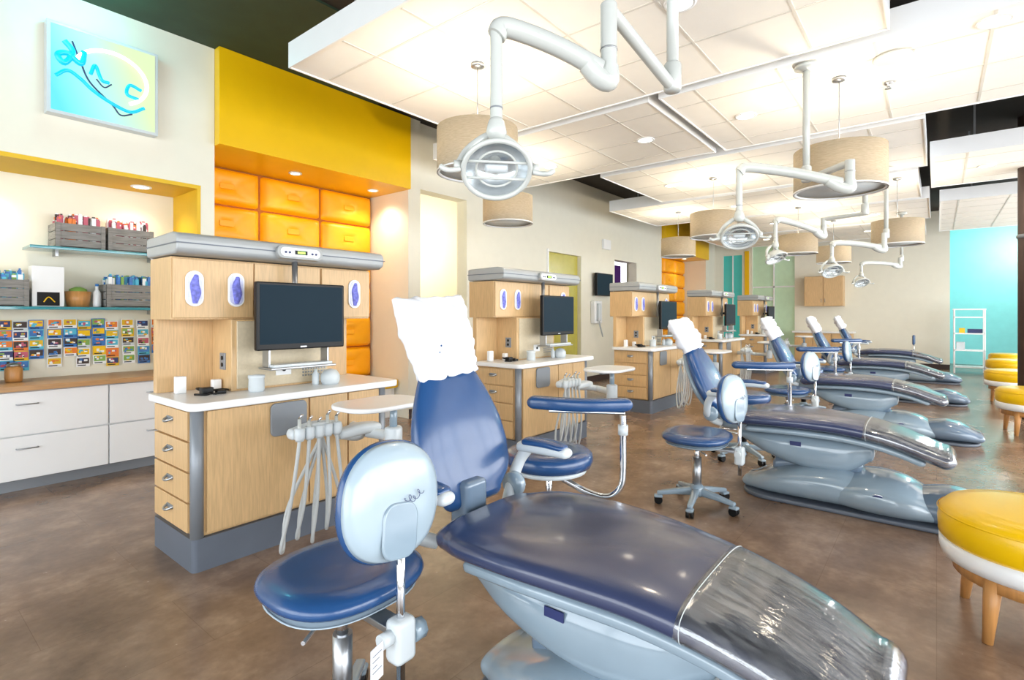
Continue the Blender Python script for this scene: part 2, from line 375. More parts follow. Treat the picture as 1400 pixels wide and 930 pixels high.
cloud(6.36,8.4,.1,3.55); cloud(8.56,10.6,.2,4.6); cloud(8.0,9.9,-3.2,.05)
cloud(10.75,13.0,.1,3.6); cloud(13.15,15.6,.2,4.6); cloud(11.2,15.2,-3.2,-.05)
def downlight(x,y,z=CZ,en=26,r=.075):
    e=empty('recessed_downlight',(x,y,z-.0))
    lathe('trim_ring',[(r+.02,0),(r+.02,-.008),(r,-.01),(r,-.002)],M['white'],e)
    lathe('diffuser',[(r,-.002),(r*.98,-.006)],M['light'],e,seg=24)
    l=bpy.data.lights.new('downlight_lamp','SPOT'); l.energy=en; l.color=(1,.87,.68); l.spot_size=2.4; l.spot_blend=.8; l.shadow_soft_size=.07
    o=bpy.data.objects.new('downlight_lamp',l); o.location=(0,0,-.03); o.parent=e; COL.objects.link(o)
for p in [(4.54,-.29),(5.3,2.43),(5.25,1.4),(8.9,-.49),(3.1,1.2),(7.2,.9),(7.4,3.0),(9.5,2.7),(9.3,1.0),(11.8,2.6),(14.2,3.3),(14.2,1.2),(11.9,.9),(5.5,3.8),(5.4,-1.5),(12.8,-1.2)]: downlight(*p)
downlight(.6,5.6,NZ-.036,24,.06); downlight(1.62,5.6,NZ-.036,24,.06); downlight(-.4,5.6,NZ-.036,24,.06)
def pt(x,y,z,e,c=(1,.9,.75),r=.1,name='fill_point'):
    l=bpy.data.lights.new(name,'POINT'); l.energy=e; l.color=c; l.shadow_soft_size=r
    o=bpy.data.objects.new(name,l); o.location=(x,y,z); COL.objects.link(o); return o
downlight(4.15,5.62,2.918,44,.05); downlight(3.1,5.62,2.918,14,.05)  # lamps added to brighten the recess; no fixture seen in this soffit
downlight(13.3,5.6,2.918,16,.06); downlight(14.8,5.6,2.918,16,.06)
for (x,y) in [(2.9,2.1),(5.2,.3)]:
    e=empty('fire_sprinkler',(x,y,CZ-.011)); lathe('escutcheon',[(.035,0),(.03,-.01),(.012,-.012),(.012,-.04),(.025,-.042),(.025,-.046)],M['alu'],e,seg=16)
e=empty('ceiling_speaker',(4.7,.25,CZ-.011)); lathe('grille',[(.12,0),(.12,-.008),(.11,-.012)],M['tbar'],e)
def pendant(x,y,zb,d=.6,h=.33,top=CZ-.004):
    e=empty('drum_pendant_lamp',(x,y,0)); r=d/2
    lathe('shade',[(r,zb),(r,zb+h),(r-.006,zb+h),(r-.006,zb),(r,zb)],M['shade'],e,seg=56,close=False)
    lathe('diffuser',[(r-.01,zb+.02),(r-.01,zb+.026)],M['plast'],e,seg=40)
    lathe('rim',[(r+.003,zb),(r+.003,zb+.012),(r-.02,zb+.012),(r-.02,zb),(r+.003,zb)],M['white'],e,seg=56,close=False)
    for a in (0,2.09,4.19): cyl('spoke',(0,0,zb+h-.02),((r-.004)*math.cos(a),(r-.004)*math.sin(a),zb+h-.01),.003,M['alu'],e,seg=6)
    cyl('stem',(0,0,zb+h-.05),(0,0,top),.004,M['alu'],e,seg=8)
    lathe('canopy',[(.05,top),(.05,top-.02),(.02,top-.03)],M['alu'],e,seg=20)
    l=bpy.data.lights.new('bulb','POINT'); l.energy=40; l.color=(1,.86,.66); l.shadow_soft_size=.05
    o=bpy.data.objects.new('bulb',l); o.location=(0,0,zb+h*.6); o.parent=e; COL.objects.link(o)
for p in [(2.91,2.67,2.38),(4.87,.6,2.30,.64),(4.93,4.03,2.42),(7.35,2.38,2.38),(9.4,3.67,2.38),(8.95,.42,2.28),(10.3,1.88,2.38),(12.2,1.6,2.35)]: pendant(*p)

# ---------------- niche
e=empty('base_drawer_cabinet')
box('carcass',(NX0+.01,5.34,.1),(NX1-.031,5.87,.76),M['white'],e,bev=0)
box('toe_kick',(NX0+.01,5.4,0),(NX1-.031,5.87,.1),M['grey'],e,bev=0)
box('countertop',(NX0+.005,5.27,.76),(NX1-.031,5.865,.8),M['ctop'],e)
for i,(a,bb) in enumerate([(-1.18,.3),(.31,1.305),(1.315,1.96)]):
    for j,(z0,z1) in enumerate([(.1,.42),(.43,.75)]):
        box('drawer_front_%d%d'%(i,j),(a,5.31,z0),(bb,5.34,z1),M['white'],e,.003)
        xm=(a+bb)/2; 
        tube('drawer_pull',[(xm-.06,5.31,z1-.09),(xm-.06,5.285,z1-.09),(xm+.06,5.285,z1-.09),(xm+.06,5.31,z1-.09)],.005,M['alu'],e,False)
for z,x0 in ((1.87,.86),(1.38,-.6)):
    s=empty('glass_shelf'); box('shelf_plate',(x0,5.55,z-.012),(NX1-.031,5.86,z+.012),M['gsh'],s,.003)
    for xx in (x0+.2,1.75): box('bracket',(xx-.01,5.75,z-.05),(xx+.01,5.86,z-.012),M['alu'],s,0)
def crate(x0,x1,z,h,fill):
    e=empty('storage_crate'); y0,y1=5.58,5.84; z+=.002
    bl=[]
    ns=3; sh=h/ns
    for k in range(ns):
        za,zb=z+k*sh+.003,z+(k+1)*sh-.003
        bl+=[((x0,y0,za),(x1,y0+.012,zb)),((x0,y1-.012,za),(x1,y1,zb)),((x0,y0,za),(x0+.012,y1,zb)),((x1-.012,y0,za),(x1,y1,zb))]
    for xx in(x0,x1-.03): bl.append(((xx,y0-.006,z),(xx+.03,y0,z+h)))
    bl.append(((x0,y0,z),(x1,y1,z+.01)))
    multibox('slats',bl,M['crate'],e)
    fl=[];mi=[]
    for k in range(110):
        xa=random.uniform(x0+.015,x1-.045); ya=random.uniform(y0+.02,y1-.05); zt=z+h+random.uniform(.015,.08); s=random.uniform(.018,.03)
        fl.append(((xa,ya,z+.012),(xa+s,ya+s,zt))); mi.append(random.randrange(len(fill)))
        fl.append(((xa+.004,ya+.004,zt),(xa+s-.004,ya+s-.004,zt+.012))); mi.append(random.randrange(len(fill)))
    multibox('contents',fl,fill,e,mi)
fA=[M['white'],M['brown'],M['pink'],M['white'],M['orange'],M['pink']]; fB=[M['bluep'],M['lime'],M['white'],M['bluep'],M['cyan']]
crate(1.02,1.35,1.882,.2,fA); crate(1.37,1.71,1.882,.2,fA)
crate(.42,.86,1.392,.21,fB); crate(1.36,1.76,1.392,.2,fB)
e=empty('white_product_box'); box('carton',(.88,5.6,1.394),(1.08,5.75,1.72),M['white'],e,.003); box('label',(.91,5.597,1.40),(1.05,5.6,1.51),M['black'],e,0)
tube('label_arc',[(.95,5.595,1.43),(.98,5.595,1.47),(1.02,5.595,1.43)],.004,M['yellow'],e)
e=empty('wire_basket',(1.19,5.7,1.394)); lathe('basket_wall',[(.07,0),(.085,.13),(.09,.13),(.075,0)],M['wood'],e,seg=24); lathe('candies',[(.07,.10),(.06,.15),(.02,.17)],M['lime'],e,seg=14)
e=empty('white_pump_bottle',(1.315,5.68,1.394)); lathe('bottle',[(.028,0),(.03,.01),(.03,.12),(.012,.15),(.012,.18)],M['white'],e,seg=20); lathe('bottle_cap',[(.014,.18),(.014,.2)],M['bluep'],e,seg=16)
mi=[]
cm=[M['white'],M['navy'],M['pink'],M['cyan'],M['lime'],M['orange'],M['brown'],M['bluep'],M['yvinyl'],M['plast'],M['niche'],M['black']]
bl=[]
x=.5
while x<1.8:
    zt=1.28+random.uniform(-.015,.015); nn=random.choice([4,5,5,6]); w=.096; tilt=random.uniform(-.006,.006)
    for k in range(nn):
        z1=zt-k*.082
        if z1-.078<.81: break
        ox=x+tilt*k
        bl.append(((ox,5.862,z1-.08),(ox+w,5.867,z1))); mi.append(random.choice([0,0,10,3,9,5,7]))
        th=random.sample([1,2,3,4,5,6,7,8,10],3)
        bl.append(((ox+.006,5.8608,z1-.055),(ox+w-.006,5.862,z1-.006))); mi.append(th[0])
        for q in range(5):
            xa=ox+.008+random.uniform(0,.05); za=z1-.06+random.uniform(0,.035)
            bl.append(((xa,5.8598-q*.0002,za),(xa+random.uniform(.01,.028),5.8606,za+random.uniform(.008,.02)))); mi.append(random.choice(th[1:]+[0]))
        bl.append(((ox+.01,5.8605,z1-.072),(ox+w*.7,5.862,z1-.064))); mi.append(11)
    x+=random.choice([.099,.1,.12])
multibox('prize_card_display',bl,cm,None,mi)
e=empty('candy_jar',(.62,5.6,.802)); lathe('glass',[(.06,0),(.07,.03),(.07,.14),(.05,.16)],M['plast'],e,seg=24); lathe('lid',[(.055,.16),(.055,.18),(.01,.2)],M['pink'],e,seg=20)
e=empty('candy_jar',(.78,5.65,.802)); lathe('glass',[(.05,0),(.055,.03),(.055,.1),(.04,.12)],M['wood'],e,seg=24); lathe('lid',[(.045,.12),(.045,.135),(.01,.15)],M['alu'],e,seg=20)
# neon sign
e=empty('neon_sign'); SY=YW
box('sign_box',(.9,SY-.09,2.86),(1.63,SY-.001,3.56),M['plast'],e,.004)
box('sign_face',(.925,SY-.096,2.885),(1.605,SY-.09,3.535),M['sign'],e,0)
c=(1.3,3.24)
tube('neon_ring',[(c[0]+.24*math.cos(a),SY-.115,c[1]+.2*math.sin(a)) for a in [math.radians(-60+k*13) for k in range(18)]],.014,M['neony'],e)
tube('neon_swash',[(.95,SY-.115,3.14),(1.02,SY-.115,3.2),(1.1,SY-.115,3.16),(1.17,SY-.115,3.1),(1.28,SY-.115,3.04),(1.42,SY-.115,3.0),(1.52,SY-.115,3.06)],.013,M['neon'],e)
tube('neon_letter_d',[(1.0,SY-.115,3.42),(1.05,SY-.115,3.35),(1.0,SY-.115,3.25),(.96,SY-.115,3.3),(1.02,SY-.115,3.33),(1.1,SY-.115,3.28),(1.12,SY-.115,3.38)],.02,M['neon'],e)
tube('neon_letter_r',[(1.16,SY-.115,3.22),(1.19,SY-.115,3.3),(1.23,SY-.115,3.2),(1.28,SY-.115,3.19)],.013,M['neon'],e)
tube('neon_letter_c',[(1.5,SY-.115,3.2),(1.42,SY-.115,3.22),(1.4,SY-.115,3.14),(1.48,SY-.115,3.12)],.013,M['neon'],e)
tube('neon_wire',[(1.05,SY-.1,3.44),(1.1,SY-.1,3.3),(1.16,SY-.1,3.16),(1.3,SY-.1,3.03),(1.36,SY-.1,2.96),(1.44,SY-.1,2.99)],.006,M['navy'],e)
tube('neon_wire',[(1.2,SY-.1,3.2),(1.25,SY-.1,3.15),(1.3,SY-.1,3.19)],.005,M['navy'],e)
pt(1.1,4.9,3.66,9,(.2,.9,1),.1,'neon_glow_lamp')

# ---------------- dental cabinet
def cabinet(x0):
    e=empty('dental_storage_cabinet',(x0,2.96,0))
    prism('toe_base',rrect(.0,1.22,.0,.57,.03),0,.17,M['dgrey'],e)
    box('body',(.02,.02,.17),(1.2,.57,.834),M['bamboo'],e,.01)
    cyl('corner_post_left',(.03,.03,.17),(.03,.03,.835),.032,M['grey'],e)
    cyl('corner_post_right',(1.19,.03,.17),(1.19,.03,.835),.032,M['grey'],e)
    for i in range(4):
        z0=.19+i*.16
        box('drawer_%d'%(i+1),(.0,.075,z0),(.02,.55,z0+.15),M['bamboo'],e,.003)
        zc=z0+.085
        tube('drawer_pull_%d'%(i+1),[(.0,.27,zc+.01),(-.022,.285,zc),(-.028,.31,zc-.004),(-.022,.335,zc),(.0,.35,zc+.01)],.007,M['alu'],e)
        prism('pull_plate',rrect(.265,.355,zc-.003,zc+.02,.01,3),-.004,.0,M['grey'],e,'YZ')
    for a,bb in ((.07,.64),(.65,.91),(.92,1.155)):
        box('front_panel',(a,.0,.19),(bb,.02,.825),M['bamboo'],e,.003)
    prism('countertop',rrect(-.03,1.3,-.05,.6,.06),.835,.877,M['white'],e,bev=.008)
    box('back_panel',(.0,.52,.877),(1.25,.57,1.3),M['bamboo'],e,.003)
    box('center_column',(.3,.26,.877),(.95,.52,1.3),M['bamboo'],e,.004)
    box('column_face',(.33,.25,.89),(.92,.262,1.29),M['beige'],e,.003)
    vent=[]
    for a in range(9):
        for q in range(5): vent.append(((.74+a*.019,.247,.93+q*.02),(.75+a*.019,.25,.94+q*.02)))
    multibox('column_vent',vent,M['grey'],e)
    box('column_outlet',(.56,.24,.95),(.66,.25,1.02),M['white'],e,.003)
    cyl('column_knob',(.61,.235,.985),(.61,.24,.985),.012,M['black'],e)
    box('side_outlet',(.293,.33,1.0),(.3,.4,1.1),M['grey'],e,.002)
    for q in (1.03,1.07): cyl('socket',(.29,.365,q),(.293,.365,q),.013,M['black'],e,seg=12)
    box('upper_box',(.0,.3,1.3),(1.29,.62,1.65),M['bamboo'],e,.004)
    for a,bb in ((.005,.44),(.9,1.285)):
        box('upper_door',(a,.282,1.31),(bb,.3,1.64),M['bamboo'],e,.004)
    box('upper_center',(.45,.29,1.31),(.89,.3,1.64),M['bamboo'],e,.003)
    for xc in (.11,.335,1.15):
        prism('glove_window_rim',rrect(xc-.047,xc+.047,1.475-.1,1.475+.1,.046,8),.27,.282,M['white'],e,'XZ',bev=.003)
        prism('glove_window',rrect(xc-.037,xc+.037,1.475-.09,1.475+.09,.036,8),.267,.27,M['gwin'],e,'XZ')
        loft('gloves',interp([(1.40,xc,.266,.014,.006,2),(1.45,xc+.004,.265,.026,.009,2),(1.5,xc-.003,.265,.023,.009,2),(1.545,xc+.005,.266,.012,.006,2)],4),M['glove'],e,'Z',endr=.008,seg=16)
    P=[(.62,1.655),(.62,1.768),(.25,1.778),(.175,1.765),(.155,1.74),(.16,1.675),(.2,1.655)]
    prism('cap',P,-.02,1.32,M['cap'],e,'YZ',bev=.014)
    prism('cap_groove',[(.62,1.71),(.62,1.716),(.152,1.716),(.152,1.71)],-.024,1.324,M['dgrey'],e,'YZ')
    prism('control_panel',rrect(-.15,.15,-.04,.04,.038,6),-.02,.02,M['cap'],e,'XZ',bev=.003,loc=(.66,.146,1.71),rot=(-.12,0,0))
    prism('control_face',rrect(-.13,.13,-.027,.027,.026,6),-.023,-.02,M['white'],e,'XZ',loc=(.66,.146,1.71),rot=(-.12,0,0))
    box('display',(.62,.118,1.70),(.70,.123,1.725),M['black'],e,0)
    box('display_digits',(.635,.117,1.706),(.685,.1185,1.719),M['green_led'],e,0)
    for q in (-.1,-.075,.075,.1): cyl('button',(.66+q,.118,1.71),(.66+q,.124,1.71),.007,M['navy'],e,seg=10)
    cyl('monitor_drop',(.66,.2,1.3),(.66,.2,1.68),.018,M['alu'],e)
    box('outlet_block',(.06,.40,.877),(.115,.44,.975),M['white'],e,.006); box('outlet_block_b',(.24,.36,.877),(.29,.40,.945),M['white'],e,.006)
    tube('cable',[(.1,.25,.885),(.15,.2,.885),(.2,.27,.9),(.13,.3,.91),(.18,.2,.885),(.26,.27,.895),(.3,.3,.885),(.24,.24,.9),(.14,.24,.9)],.006,M['black'],e)
    box('charger',(.13,.22,.882),(.19,.27,.92),M['black'],e,.005); box('charger_b',(.2,.2,.879),(.25,.24,.90),M['black'],e,.005)
    lathe('jar',[(.04,0),(.045,.01),(.042,.075),(.046,.08),(.046,.095),(.01,.1)],M['plast'],e,(.4,.16,.877),seg=24)
    lathe('lens_cup',[(.05,0),(.06,.02),(.06,.06),(.04,.09),(.01,.1)],M['plast'],e,(.86,.12,.877),seg=24)
    lathe('small_bottle',[(.02,0),(.022,.01),(.022,.07),(.01,.085),(.01,.1)],M['plast'],e,(.78,.16,.877),seg=16)
def monitor(x0,dx=.64):
    e=empty('computer_monitor',(x0+dx,3.04,0))
    box('bezel',(-.285,-.02,1.12),(.285,.02,1.52),M['black'],e,.008)
    box('screen',(-.268,-.0215,1.155),(.268,-.0195,1.503),M['screen'],e,0)
    box('logo',(-.02,-.0215,1.13),(.02,-.0198,1.138),M['alu'],e,0)
    box('rear_housing',(-.15,.02,1.2),(.15,.06,1.45),M['black'],e,.015)
    cyl('mount_arm',(0,.06,1.35),(0,.17,1.35),.02,M['black'],e)
    box('keyboard_shelf',(-.22,-.06,1.005),(.2,.1,1.018),M['alu'],e,.004)
    for q in (-.2,.18): box('shelf_side',(q-.006,.0,1.018),(q+.006,.08,1.12),M['alu'],e,.003)
    box('keyboard',(-.2,-.05,1.018),(.18,.05,1.035),M['plast'],e,.004)
def delivery(x0,dx,tx,ty):
    e=empty('dental_delivery_unit',(x0,2.96,0))
    prism('utility_plate',rrect(dx-.02,dx+.2,.63,.82,.03),-.016,-.001,M['grey'],e,'XZ',bev=.004)
    hx=dx+.09; hy=-.28
    tube('mount_arm',[(.95,-.0,.6),(.93,-.12,.6),(.8,-.26,.61),(hx+.18,hy+.02,.64)],.035,M['plast'],e)
    loft('arm_cover',interp([(hx+.16,hy,.64,.04,.03,3),(hx+.3,hy-.0,.65,.055,.035,3),(hx+.42,hy+.02,.64,.05,.03,3)],4),M['plast'],e,'X',endr=.02)
    loft('holder_body',interp([(hx-.13,hy,.69,.035,.03,3),(hx,hy-.02,.70,.055,.045,3),(hx+.14,hy,.69,.04,.035,3)],4),M['plast'],e,'X',endr=.02,seg=24)
    for i in range(5):
        x=hx-.12+i*.055
        lathe('holster_%d'%i,[(.02,-.035),(.027,-.02),(.027,.03),(.02,.035)],M['plast'],e,(x,hy-.06,.695),seg=16)
        cyl('handpiece_%d'%i,(x,hy-.06,.66),(x+.004,hy-.05,.775-.015*(i%3)),.012,M['enam'],e,r2=.009,seg=12)
        cyl('handpiece_tip_%d'%i,(x+.004,hy-.05,.775-.015*(i%3)),(x+.01,hy-.07,.80-.015*(i%3)),.007,M['chrome'],e,seg=8)
        s=(i-2)*.022
        tube('hose_%d'%i,[(x,hy-.06,.67),(x+s*.4-.01,hy-.075,.53),(x+s-.02,hy-.08,.33),(x+s*1.5-.03,hy-.05,.13+.04*(i%2)),(x+s*1.3-.0,hy+.0,.10+.04*(i%2)),(x+s+.03,hy+.03,.3),(hx+.08,hy+.06,.64)],.0095,M['hose'],e)
    tube('tray_arm',[(hx+.34,hy+.0,.62),(hx+.42,hy-.1,.6),(tx+.12,ty+.05,.62)],.03,M['plast'],e)
    loft('arm_knuckle',[(.56,tx+.12,ty+.05,.05,.05,2),(.68,tx+.12,ty+.05,.05,.05,2)],M['plast'],e,'Z',endr=.015)
    cyl('tray_post',(tx+.12,ty+.05,.66),(tx+.12,ty+.05,.83),.022,M['bplast'],e)
    loft('tray_bracket',[(tx-.08,ty+.04,.815,.03,.015,3),(tx+.15,ty+.05,.815,.045,.02,3)],M['bplast'],e,'X',endr=.01)
    prism('tray_table',rrect(tx-.25,tx+.25,ty-.17,ty+.19,.14,8),.83,.855,M['white'],e,bev=.008)
def noisev(p,s,a): return noise.noise(Vector(p)*s)*a
def chair(cx,first=False):
    e=empty('dental_chair',(cx,0 if first else -.13,0))
    f0=-.015 if first else -.04
    K=[(1.33,.60,.27),(1.2,.622,.325),(1.0,.632,.335),(.8,.632,.318),(.62,.622,.29),(.45,.598,.268),(.32,.565,.255),(.21,.525,.245),(.13+f0,.48,.225)]
    th=.055
    secs=interp([(y,0,z-th,h,th,2.9) for y,z,h in K],4)
    loft('seat_cushion',secs,M['vinylp'],e,'Y',seg=48,endr=.055,nend=6)
    pan=interp([(y,0,z-.125,h*.86,.028,4) for y,z,h in K[1:-1]],3)
    loft('seat_pan',pan,M['bplast'],e,'Y',seg=36,endr=.03)
    sl=[(s[0],s[1],s[2],s[3]+.004,s[4]+.004,s[5]) for s in secs if s[0]<.5]
    loft('foot_sleeve',sl,M['sleeve'],e,'Y',seg=48,endr=.058,nend=6)
    sh0=[s for s in sl][:1][0]
    tube('sleeve_hem',[(sh0[3]*math.copysign(abs(math.cos(a))**(2/2.9),math.cos(a)),sh0[0],sh0[2]+sh0[4]*math.copysign(abs(math.sin(a))**(2/2.9),math.sin(a))) for a in [2*math.pi*k/48 for k in range(48)]],.0012,M['plast'],e,False,cyc=True,res=2)
    br=sub('backrest_frame',e,(.045 if first else 0,1.46,.57),(R(-17 if first else -27),R(0),0))
    bk=[(.03,0,0,.16,.04,3),(.1,0,0,.235,.048,3),(.2,0,0,.258,.05,3),(.32,0,0,.245,.05,3),(.43,0,0,.205,.045,3),(.53,0,0,.155,.038,3)]
    loft('backrest_cushion',interp(bk,4),M['vinyl'],br,'Z',seg=40,endr=.035,nend=5)
    sh=[(.05,0,.055,.15,.03,3),(.2,0,.06,.215,.035,3),(.4,0,.055,.18,.03,3),(.5,0,.05,.12,.025,3)]
    loft('backrest_shell',interp(sh,4),M['bplast'],br,'Z',seg=32,endr=.02)
    box('headrest_bar',(-.03,.02,.5),(.03,.035,.7),M['chrome'],br,.004)
    loft('headrest_pad',[(.6,0,-.01,.12,.04,3),(.74,0,-.01,.13,.04,3)],M['vinyl'],br,'Z',endr=.03)
    n=40; vs=[];fs=[]
    w,h=.375,(.355 if first else .29)
    for side in (1,-1):
        for a in range(n+1):
            for b in range(n+1):
                u=a/n*2-1; v=b/n*2-1
                bu=max(0,(1-u**4))**.6*max(0,(1-max(v,0)**5))**.6
                t=.005+.055*bu
                crk=noisev((u*1.3+cx,v*1.3,side*3),1.6,.032)*bu+noisev((u*2+v*1.5+cx,v*2.5,side),2.6,.024)*bu+noisev((u-v,v+u,side+cx),5,.008)*bu
                wx=1+.06*(v)-.16*(v<-.3)*(-(v+.3))
                vs.append((u*w/2*wx+noisev((v,cx,1),2,.014),-.012-side*(t+crk),.515+(v+1)*h/2+(.014*noisev((u*2,cx,0),2,1) if abs(v)==1 else 0)))
    m=(n+1)**2
    for sd in (0,1):
        for a in range(n):
            for b in range(n):
                k=sd*m+a*(n+1)+b; fs.append((k,k+1,k+n+2,k+n+1))
    for b in range(n):
        for a in (0,n):
            k=a*(n+1)+b; fs.append((k,k+1,m+k+1,m+k))
    for a in range(n):
        k=a*(n+1)+n; fs.append((k,k+n+1,m+k+n+1,m+k))
    mk('headrest_cover',vs,fs,M['paper'],br,True,rot=(0,R(-4),0),loc=(.03 if first else 0,0,0))
    for s in (-1,1):
        loft('arm_pad',interp([(1.24,s*.35,.762,.034,.016,2.5),(1.32,s*.355,.768,.042,.018,2.5),(1.42,s*.35,.765,.036,.018,2.5)],3),M['vinyl'],e,'Y',endr=.02,seg=24)
        loft('arm_pad_base',interp([(1.22,s*.35,.742,.034,.022,2.5),(1.32,s*.355,.744,.042,.024,2.5),(1.45,s*.35,.74,.036,.024,2.5)],3),M['plast'],e,'Y',endr=.02,seg=24)
        tube('arm_support',[(s*.35,1.42,.735),(s*.345,1.46,.68),(s*.32,1.48,.6),(s*.26,1.46,.53),(s*.2,1.42,.5)],.026,M['plast'],e)
        lathe('arm_hub',[(.05,-.02),(.055,-.01),(.055,.01),(.05,.02)],M['bplast'],e,(s*.3,1.46,.58),seg=24,rot=(0,math.pi/2,0))
    loft('hinge_housing',[(1.25,0,.49,.17,.05,3),(1.42,0,.5,.15,.06,3)],M['bplast'],e,'Y',endr=.04)
    box('back_link',(-.06,1.4,.48),(.06,1.5,.68),M['bplast2'],e,.02)
    loft('lift_housing',interp([(1.28,0,.43,.16,.035,3),(1.1,0,.39,.2,.09,3),(.85,0,.36,.2,.13,3),(.62,0,.36,.17,.12,3),(.48,0,.4,.12,.07,3)],4),M['bplast'],e,'Y',endr=.03,seg=36)
    loft('lift_arm',interp([(1.05,0,.22,.1,.07,3),(.8,0,.26,.11,.08,3),(.55,0,.3,.1,.07,3)],3),M['bplast2'],e,'Y',endr=.03)
    prism('base_plate',rrect(-.26,.26,-.22,1.28,.2,8),0,.03,M['dgrey'],e,bev=.01)
    loft('base_rear',interp([(1.24,0,.07,.14,.05,2.6),(1.08,0,.11,.23,.09,2.6),(.9,0,.14,.265,.12,2.6),(.68,0,.15,.27,.13,2.6),(.5,0,.13,.25,.11,2.6)],4),M['bplast'],e,'Y',endr=.05,seg=40)
    loft('base_mid',interp([(.72,0,.12,.24,.09,2.4),(.5,0,.14,.3,.13,2.4),(.3,0,.13,.3,.12,2.4),(.16,0,.1,.25,.08,2.4)],4),M['bplast'],e,'Y',endr=.06,seg=40)
    loft('base_front',interp([(.22,0,.11,.23,.09,2.4),(.06,0,.12,.27,.105,2.4),(-.08,0,.11,.26,.09,2.4),(-.2,0,.08,.2,.06,2.4)],4),M['bplast2'],e,'Y',endr=.05,seg=40)
    lathe('logo_badge',[(.05,0),(.05,.006),(.045,.01)],M['navy'],e,(-.285,.42,.15),seg=28,sx=.7,rot=(0,-math.pi/2-.25,0))
    lathe('logo_badge_ring',[(.058,0),(.058,.004),(.05,.004)],M['chrome'],e,(-.284,.42,.15),seg=28,sx=.7,rot=(0,-math.pi/2-.25,0))
    box('rating_label',(-.204,.87,.405),(-.199,.94,.435),M['navy'],e,0)
def casters(e,n,Rr,rz,zc,m):
    for i in range(n):
        a=rz+2*math.pi*i/n; c,s=math.cos(a),math.sin(a)
        loft('leg_%d'%i,[(0.02,0,0,.028,.03,4),(Rr*.55,0,-.012,.022,.02,4),(Rr,0,-.03,.018,.014,4)],m,e,'X',seg=16,endr=.01,loc=(0,0,zc),rot=(0,0,a))
        x,y=Rr*c,Rr*s
        cyl('caster_stem_%d'%i,(x,y,.05),(x,y,zc-.02),.008,M['chrome'],e,seg=8)
        for w in (-.014,.014):
            px,py=x-s*w,y+c*w
            cyl('caster_%d'%i,(px-s*.009,py+c*.009,.028),(px+s*.009,py-c*.009,.028),.028,M['black'],e,seg=16)
        loft('caster_hood_%d'%i,[(-.02,0,0,.025,.012,2.5),(.02,0,0,.025,.012,2.5)],m,e,'X',seg=14,endr=.01,loc=(x,y,.052),rot=(0,0,a))
def stool(x,y,rz=0,sz=.52,brz=0,srx=.25):
    e=empty('operator_stool',(x,y,0),rz)
    def pad(name,z0,z1,rx,ry,m):
        prof=[(.02,z0),(.7,z0),(.9,z0+.006),(.98,z0+.02),(1,(z0+z1)/2),(.98,z1-.02),(.9,z1-.006),(.7,z1),(.35,z1-.004),(.02,z1-.008)]
        lathe(name,[(r,z) for r,z in prof],m,e,seg=48,sx=rx,sy=ry,power=2.5)
    pad('seat_cushion',sz-.065,sz,srx,.225,M['vinyl'])
    pad('seat_pan',sz-.095,sz-.06,.22,.2,M['shell'])
    cyl('gas_lift_upper',(0,0,.28),(0,0,sz-.09),.018,M['chrome'],e)
    cyl('gas_lift_sleeve',(0,0,.1),(0,0,.34),.03,M['alu'],e)
    lathe('base_hub',[(.04,.07),(.055,.09),(.05,.13),(.035,.15)],M['bplast'],e,seg=24)
    casters(e,5,.26,.75,.105,M['bplast'])
    tube('height_lever',[(0,0,sz-.11),(-.1,-.05,sz-.115),(-.2,-.12,sz-.11)],.006,M['chrome'],e)
    box('back_slide',(-.03,-.27,sz-.115),(.03,-.05,sz-.095),M['alu'],e,.003)
    box('back_bracket',(-.035,-.31,sz-.19),(.035,-.25,sz-.07),M['plast'],e,.015)
    cyl('adjust_knob',(.035,-.28,sz-.13),(.075,-.28,sz-.13),.03,M['bplast'],e,seg=8)
    cyl('adjust_knob_b',(-.07,-.28,sz-.11),(-.035,-.28,sz-.11),.02,M['plast'],e,seg=12)
    cyl('back_post',(0,-.28,sz-.26),(0,-.28,sz+.2),.012,M['chrome'],e)
    bf=sub('back_frame',e,(0,-.245,sz+.245),(R(-6),R(8),brz))
    lathe('back_cushion',[(.03,.058),(.5,.056),(.8,.05),(.95,.034),(1,.014),(.97,0),(.3,-.002)],M['vinyl'],bf,seg=48,sx=.173,sy=.168,rot=(-math.pi/2,0,0),power=2.3)
    lathe('back_shell',[(.03,-.036),(.5,-.034),(.8,-.026),(.93,-.012),(.97,0),(.9,.004)],M['shell'],bf,seg=48,sx=.173,sy=.168,rot=(-math.pi/2,0,0),power=2.3)
    prism('shell_spine',rrect(-.06,.06,-.15,.0,.04,6),-.042,-.03,M['bplast'],bf,'XZ',bev=.006)
    tube('script_logo',[(.01+.06*t-.008*math.sin(t*24),-.043,-.0+.02*t+.008*math.sin(t*24+1.2)+.006*math.sin(t*9)) for t in [k/40 for k in range(41)]],.0009,M['navy'],bf,False,res=1)
